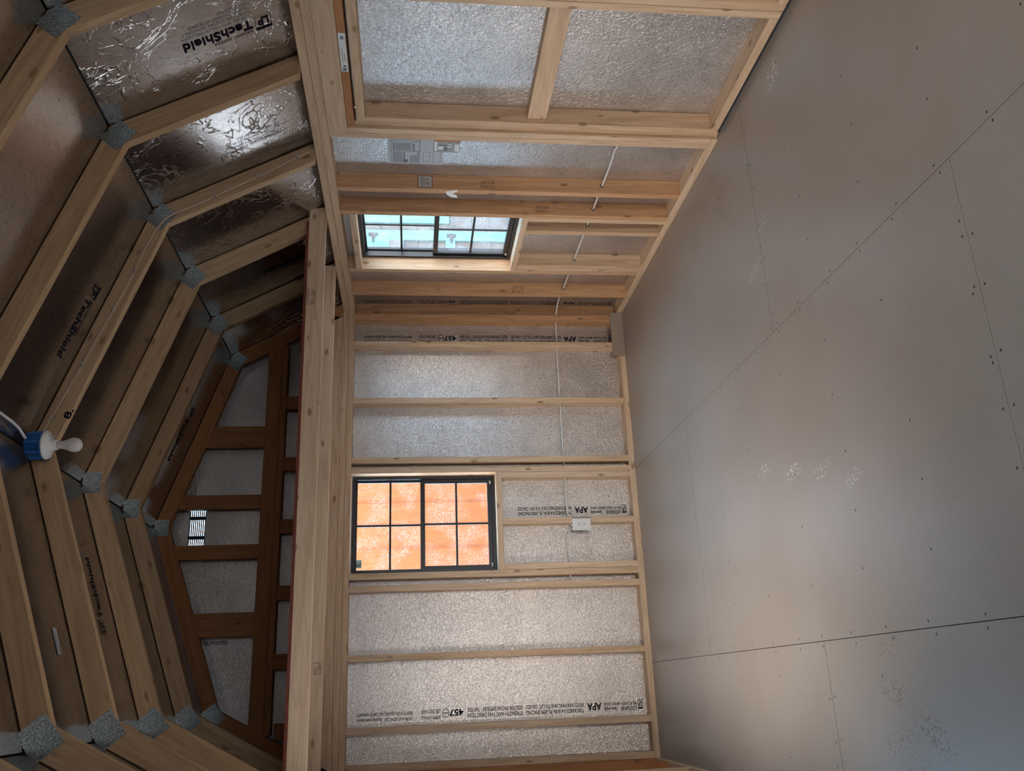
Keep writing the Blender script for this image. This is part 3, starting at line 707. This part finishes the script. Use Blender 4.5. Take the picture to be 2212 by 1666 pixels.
# ================================================================== WINDOWS
def window(n, org, xdir, out, w, h):
    """single hung unit: local x along the wall, local y outward"""
    t = thing('window_%d' % n, org, None, None, kind='structure')
    X, Yv, Z = Vector(xdir), Vector(out), Vector((0, 0, 1)); o = Vector(org)
    def bx(name, a, b2, mat, parent=t, bev=0.05):
        p = o+X*a[0]+Yv*a[1]+Z*a[2]; q = o+X*b2[0]+Yv*b2[1]+Z*b2[2]
        return lumber(name, [min(p[i], q[i]) for i in range(3)], [max(p[i], q[i]) for i in range(3)], mat, parent, bev)
    fw = 0.75
    for nm, a, b2 in (('frame', (0, -0.3, 0), (fw, 2.2, h)), ('frame', (w-fw, -0.3, 0), (w, 2.2, h)), ('frame', (fw, -0.3, h-fw), (w-fw, 2.2, h)), ('frame', (fw, -0.3, 0), (w-fw, 2.2, fw))):
        bx(nm, a, b2, black)
    mid = h*0.502
    for (z0, z1, y0, y1, sw) in ((mid-0.3, h-fw, 1.2, 1.9, 0.5), (fw, mid+0.9, 0.2, 1.1, 1.05)):
        for a, b2 in (((fw, y0, z0), (fw+sw, y1, z1)), ((w-fw-sw, y0, z0), (w-fw, y1, z1)), ((fw+sw, y0, z1-sw), (w-fw-sw, y1, z1)), ((fw+sw, y0, z0), (w-fw-sw, y1, z0+sw*1.1))):
            bx('sash', a, b2, black)
        zc = (z0+z1)/2; ym = (y0+y1)/2
        bx('muntin', (w/2-0.26, ym-0.18, z0+sw), (w/2+0.26, ym+0.12, z1-sw), black)
        bx('muntin', (fw+sw, ym-0.18, zc-0.26), (w/2-0.26, ym+0.12, zc+0.26), black)
        bx('muntin', (w/2+0.26, ym-0.18, zc-0.26), (w-fw-sw, ym+0.12, zc+0.26), black)
        bx('pane', (fw+sw, ym+0.16, z0+sw), (w-fw-sw, ym+0.24, z1-sw), glassm, bev=0)
    for xx in (1.3, w-2.2): bx('latch', (xx, 0.0, 0.95), (xx+0.9, 0.25, 1.35), white)
    return t
w1 = window(1, (48.1, 0.0, 36.85), (1, 0, 0), (0, 1, 0), 24.6, 36.3)
s = quads('sticker', [(0, 2.0, 0, 2.0)], (49.9, 1.35, 70.6), (1, 0, 0), (0, 0, 1), plain('sticker_blue', (0.62, 0.85, 0.88), .5), w1, lift=0.1)
s['label'] = 'pale blue sticker in the corner of the upper pane'
quads('sticker_mark', [(0.45, 0.75, 0.5, 1.5), (0.75, 1.3, 0.45, 0.7), (0.75, 1.2, 1.1, 1.5), (0.4, 1.6, 0.15, 0.32)], (49.9, 1.35, 70.6), (1, 0, 0), (0, 0, 1), mid_ink, w1, lift=0.13)
window(2, (XS, -28.33, 33.95), (0, -1, 0), (1, 0, 0), 25.3, 36.1)

# ================================================================== ELECTRICS
ob = thing('wall_outlet', (58.8, -3.5, 15.4), 'white duplex wall outlet below the far window', 'outlet')
lumber('box', (57.9, -3.9, 13.6), (59.35, -1.2, 17.2), blue, ob)
lumber('cover_plate', (57.35, -4.12, 13.0), (60.3, -3.88, 17.75), white, ob, bev=0.1)
lumber('receptacle', (58.15, -4.2, 14.1), (59.5, -4.1, 16.7), white, ob, bev=0.04)
for z in (14.75, 16.0):
    for x in (58.55, 59.1): lumber('slot', (x-0.04, -4.22, z-0.02), (x+0.04, -4.18, z+0.33), slot, ob, bev=0)
    lathe('ground_hole', [(0.11, 0), (0.11, 0.03)], (58.82, -4.18, z-0.22), (0, -1, 0), slot, ob, n=12)
for z in (13.5, 17.3): lathe('screw', [(0.09, 0), (0.07, 0.03)], (58.82, -4.1, z), (0, -1, 0), grey_card, ob, n=10)
cab = [(119.6, -81.4, 17.2), (119.5, -78.5, 18.6), (119.4, -74, 18.2), (119.5, -64.5, 18.3), (119.5, -55.2, 18.3), (119.5, -48.2, 18.3), (119.5, -31.3, 18.35), (119.5, -14.9, 18.3), (119.3, -8.5, 18.6), (117.6, -3.2, 18.5), (115.6, -1.9, 18.5), (108.2, -1.8, 18.6), (92, -1.8, 18.6), (76, -1.8, 18.6), (72, -1.8, 18.5), (63, -1.8, 18.5), (60.3, -1.8, 18.2), (59.0, -1.8, 17.6), (58.6, -1.8, 17.0)]
tag(tube('electrical_cable', cab, 0.2, white), 'white cable threaded low through the right wall and far wall studs', 'cable')
tag(tube('electrical_cable', [(58.3, -1.9, 17.1), (58.0, -1.9, 18.0), (56.5, -1.8, 18.7), (53.5, -1.8, 18.9), (51, -1.8, 18.6), (48.0, -1.8, 18.7), (45.0, -1.8, 18.6)], 0.16, white), 'short white cable leaving the outlet toward the left', 'cable')
# light fixture at the ridge
lx, ly = 59.9, -78.75
fx = thing('ceiling_lamp', (lx, ly, 118), 'bare white bulb in a porcelain holder on a blue junction box', 'lamp')
lathe('junction_box', [(1.9, 2.6), (2.05, 2.5), (2.1, 0.3), (2.25, 0.25), (2.25, 0)], (lx, ly, 116.3), (0, 0, 1), blue, fx)
for a in range(0, 360, 45):
    rr = math.radians(a); lumber('box_rib', (lx+2.12*math.cos(rr)-0.16, ly+2.12*math.sin(rr)-0.16, 116.6), (lx+2.12*math.cos(rr)+0.16, ly+2.12*math.sin(rr)+0.16, 118.6), blue, fx)
lathe('lamp_holder', [(2.35, 0), (2.35, -0.15), (2.15, -0.45), (1.3, -0.75), (0.95, -1.0), (0.85, -1.6), (0.8, -1.75)], (lx, ly, 116.28), (0, 0, 1), white, fx)
lathe('bulb', [(0.55, 0), (0.62, -0.4), (0.66, -0.9), (0.82, -1.5), (1.05, -2.0), (1.18, -2.5), (1.15, -3.0), (0.95, -3.45), (0.6, -3.75), (0.2, -3.85), (0.02, -3.87)], (lx, ly, 114.6), (0, 0, 1), plain('bulb_white', (0.66, 0.63, 0.62), 0.25), fx)
tube('pull_switch', [(lx+0.9, ly-0.5, 115.3), (lx+1.2, ly-0.6, 115.0), (lx+1.3, ly-0.6, 114.7)], 0.06, white, fx)
tag(tube('electrical_cable', [(lx+0.4, ly-1.2, 118.7), (lx+0.9, ly-2.8, 118.7), (lx+1.3, ly-6, 118.2), (lx+1.3, ly-12, 117.9), (lx+1.2, ly-21.5, 117.7), (lx+1.0, ly-30, 117.6)], 0.22, white), 'white cable leading from the blue junction box along the ridge', 'cable')
yc = -76.42
wc = tag(tube('electrical_cable', [(118.3, yc, 76.6), (115.4, yc, 81.2), (112.0, yc, 86.6), (107.6, yc, 94.0), (105.2, yc, 98.2), (103.6, yc-0.2, 101.2), (101.5, yc-0.1, 103.2), (97, yc, 105.2), (92.2, yc, 106.5), (84.5, yc, 109.4), (74.5, yc, 113.3), (66, yc, 116.6), (62.0, yc, 118.4)], 0.17, plain('cable_tan', (0.44, 0.34, 0.25), .5)), 'thin wire stapled along the face of the light bulb truss', 'cable')
for x, z in ((112.0, 86.6), (107.6, 94.0), (92.2, 106.6), (84.6, 109.5), (74.6, 113.3), (65.2, 116.8), (116.4, 79.6)):
    q = lumber('staple', (x-0.45, yc-0.28, z-0.12), (x+0.45, yc-0.1, z+0.12), galvan, wc, bev=0)
# pencil scrawl beside the lamp
text('pencil_mark', 'Q.', (66.4, -76.2, 115.6), (-0.94, 0, 0.33), (-0.33, 0, -0.94), 1.9, 1.3, ink, T[3], bold=0.03) if False else text('pencil_mark', '8.', (64.9, -76.2, 114.2), (0.9, 0, -0.3), (0.3, 0, 0.9), 1.8, 1.2, ink, T[3], bold=0.03)

# ================================================================== OUTSIDE THE WINDOWS
tag(lumber('ground', (-1500, -1500, -16), (1500, 1500, -14), ground_m, bev=0), kind='structure', label=None)
bpy.data.objects['ground'].name = 'floor_outside'
og = thing('orange_shed', (140, 100, -14), 'orange boarded shed wall seen through the far window', 'shed')
holed('wall', rect(52, 118, -14, 104), [], 90, 96, orange, parent=og)
for k in range(8):
    lumber('batten', (52+k*8.2+0.0, 89.6, -14), (52+k*8.2+0.18, 90.1, 104), orange, og, bev=0)
ng = thing('neighbour_shed', (210, 60, -14), 'grey shed with pale blue trim and strap hinges seen through the right window', 'shed')
holed('wall', rect(140, 300, -14, 120), [], 60, 66, greys, parent=ng)
for k in range(20):
    lumber('siding_board', (140, 59.7, -10+k*6.6), (300, 60.3, -9.7+k*6.6), greys, ng, bev=0)
def tr(a, b2, c2, d, y=59.2, m=trimb, nm='trim_board'): return lumber(nm, (a, y, c2), (b2, 60.2, d), m, ng, bev=0)
tr(181.0, 185.5, 44.5, 110); tr(174.0, 177.8, -14, 110, 59.0); tr(156, 174.0, 42.4, 45.8); tr(156, 174.0, 61.0, 76, 59.0); tr(186, 210, 70, 76)
tr(156, 174, 8, 12); tr(156, 159, 12, 76)
lumber('window_box', (169.4, 58.8, 61.6), (173.6, 59.3, 66.2), greys, ng, bev=0)
for z in (71.8, 43.8):
    lumber('hinge_plate', (175.3, 58.6, z-1.6), (176.5, 59.0, z+1.6), slot, ng, bev=0)
    prism('hinge_strap', [(175.3, z+0.7), (175.3, z-0.7), (172.6, z-0.1), (172.6, z+0.1)], 58.6, 58.95, slot, ng, bev=0)
